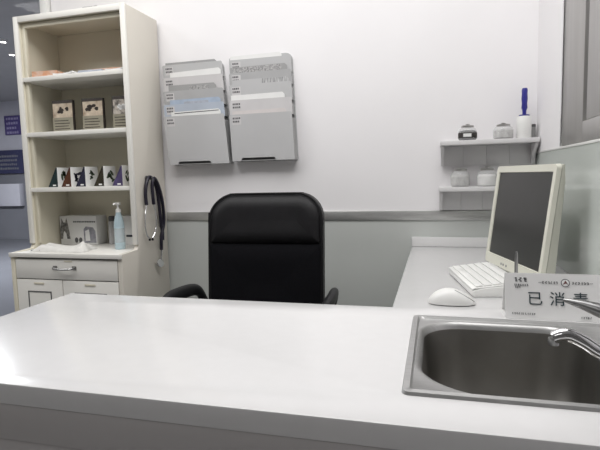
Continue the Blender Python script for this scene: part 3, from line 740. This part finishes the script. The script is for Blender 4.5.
sheet(-1.012, -.71, 1.56, 1.668, 1, 'rack_dark', 'dark grey printed sheet in the second pocket of the right rack', -.01, [(-1.00, -.74, .003, .03, 'print_grey')])
sheet(-1.00, -.70, 1.52, 1.602, 2, 'rack', 'sheet with a striped print in the third pocket of the right rack', 0, [(-.84, -.71, .001, .030, 'barcode')])
sheet(-1.005, -.72, 1.43, 1.526, 3, 'paper', 'bright white sheet in the fourth pocket of the right rack', -.01)
sheet(-.995, -.71, 1.36, 1.446, 4, 'pinkpaper', 'pale sheet edge in the lowest pocket of the right rack', -.01)

# ------------------------------------------------------------------ small wall shelves
def wall_shelf(x0, x1, zt, label):
    r = thing('wall_shelf', label, 'shelf', ((x0 + x1) / 2, WY, zt - .1), 0, 'small grey white wall shelves')
    y0 = WY - .115
    MB().box((x0, y0, zt - .020), (x1, WY - .0005, zt), .0015).build('board', M['shelf'], r, True)
    q = MB()
    n = 4
    for k in range(n):
        a = x0 + .006 + (x1 - x0 - .012) * k / n; b = x0 + .006 + (x1 - x0 - .012) * (k + 1) / n
        q.box((a, WY - .014, zt - .110), (b - .0005, WY - .0005, zt - .0205), .0015)
    q.build('back_board', M['shelf'], r, True)
    for x in (x0 + .003, x1 - .018):
        MB().prism([(WY - .0145, zt - .0205), (y0 + .01, zt - .0205), (y0 + .012, zt - .032), (WY - .05, zt - .065), (WY - .03, zt - .11), (WY - .0145, zt - .11)], 'x', x, x + .015, .001).build('bracket', M['shelf'], r, True)
wall_shelf(.020, .428, 1.250, 'upper wall shelf carrying the two jars and the lint roller')
wall_shelf(.014, .405, 1.044, 'lower wall shelf, partly hidden behind the monitor')
def jar(x, y, z, rad, h, contents, lidm, label, lab=False, knob=True):
    r = thing('glass_jar', label, 'jar', (x, y, z + .0006), 0, 'lidded jars on the wall shelves')
    MB().lathe([(0, 0), (rad * .86, 0), (rad, .006), (rad, h * .55), (rad * .86, h * .72), (rad * .62, h * .80)], seg=28).build('jar_body', M['jarglass'], r)
    MB().lathe([(0, .002), (rad * .84, .002), (rad * .95, .007), (rad * .95, h * .5), (rad * .8, h * .60), (0, h * .62)], seg=24).build('contents', M[contents], r)
    MB().lathe([(0, h * .80), (rad * .68, h * .80), (rad * .68, h * .90), (rad * .5, h * .93), (rad * .12, h * .94)] + ([(rad * .22, h * .96), (rad * .22, h), (0, h * 1.01)] if knob else [(0, h * .95)]), seg=24).build('lid', M[lidm], r)
    if lab:
        MB().lathe([(rad * 1.004, h * .15), (rad * 1.02, h * .15), (rad * 1.02, h * .46), (rad * 1.004, h * .46)], seg=40).build('label_band', M['darkherb'], r)
        MB().box((-rad * .5, -rad - .0012, h * .20), (rad * .35, -rad * .86, h * .40)).build('paper_label', M['paper'], r)
jar(.138, 2.395, 1.25, .040, .072, 'darkherb', 'lid', 'dark filled jar with a white label on the upper shelf', True)
jar(.288, 2.395, 1.25, .042, .070, 'paleherb', 'lid', 'clear jar with pale contents between dark jar and lint roller', False)
jar(.108, 2.395, 1.044, .042, .088, 'paleherb', 'lid', 'grey lidded jar at the left of the lower shelf', False, False)
jar(.222, 2.395, 1.044, .042, .088, 'cotton', 'lid', 'jar of white cotton on the lower shelf beside the monitor', False)
lr = thing('lint_roller', 'white lint roller standing on its end with a blue handle up', 'lint roller', (.372, 2.392, 1.2506))
MB().lathe([(.012, 0), (.029, 0), (.030, .002), (.030, .092), (.029, .094), (.012, .094)], seg=28).build('paper_roll', M['white'], lr)
MB().lathe([(0, .004), (.0119, .004), (.0119, .0955), (.022, .096), (.022, .100), (.008, .103), (.0085, .12), (.0125, .13), (.011, .15), (.0130, .17), (.0115, .19), (.0125, .205), (.010, .214), (0, .216)], seg=18).build('handle', M['blue'], lr)
tn = thing('small_tin', 'small dark grey tin at the right end of the upper shelf', 'tin', (.414, 2.435, 1.2506))
MB().lathe([(0, 0), (.012, 0), (.012, .05), (0, .05)], seg=18).build('tin_body', M['rack_dark'], tn)
MB().lathe([(0, .05), (.0125, .05), (.0125, .062), (0, .063)], seg=18).build('cap', M['inkgrey'], tn)

# ------------------------------------------------------------------ lights
def area(name, loc, size, power, col=(1, 1, 1), rot=(0, 0, 0)):
    l = bpy.data.lights.new(name, 'AREA'); l.shape = 'RECTANGLE'; l.size, l.size_y = size; l.energy = power; l.color = col
    o = bpy.data.objects.new(name, l); COL.objects.link(o); o.location = loc; o.rotation_euler = rot; return o
area('ceiling_lamp', (-.70, 1.34, 2.72), (2.4, 1.15), 31, (1, .99, .98))
area('ceiling_lamp_rear', (-.75, -1.2, 2.72), (1.2, .6), 5, (1, .985, .97))
area('ceiling_lamp_left', (-3.1, .78, 2.72), (1.2, .6), 17, (1, .985, .97))
area('corridor_lamp', (-6.2, 4.4, 2.69), (.4, .4), 200, (.95, .97, 1))
w = bpy.data.worlds.new('world'); S.world = w; w.use_nodes = True
w.node_tree.nodes['Background'].inputs[0].default_value = (.8, .85, .9, 1); w.node_tree.nodes['Background'].inputs[1].default_value = .15

# ------------------------------------------------------------------ camera
yaw, pitch, roll = .266, .0975, -.0248
fw = Vector((-math.sin(yaw) * math.cos(pitch), math.cos(yaw) * math.cos(pitch), -math.sin(pitch)))
ri = Vector((math.cos(yaw), math.sin(yaw), 0)); up = ri.cross(fw)
r2 = ri * math.cos(roll) + up * math.sin(roll); u2 = up * math.cos(roll) - ri * math.sin(roll)
cam = bpy.data.cameras.new('camera'); co = bpy.data.objects.new('camera', cam); COL.objects.link(co)
mw = Matrix((r2, u2, -fw)).transposed().to_4x4(); mw.translation = (0, 0, 1.11)
co.matrix_world = mw
cam.sensor_width = 36; cam.lens = 500 / 600 * 36; cam.clip_start = .02
S.camera = co
S.view_settings.view_transform = 'Standard'; S.view_settings.look = 'None'
S.view_settings.gamma = 1; S.view_settings.use_curve_mapping = False
S.view_settings.exposure = .50
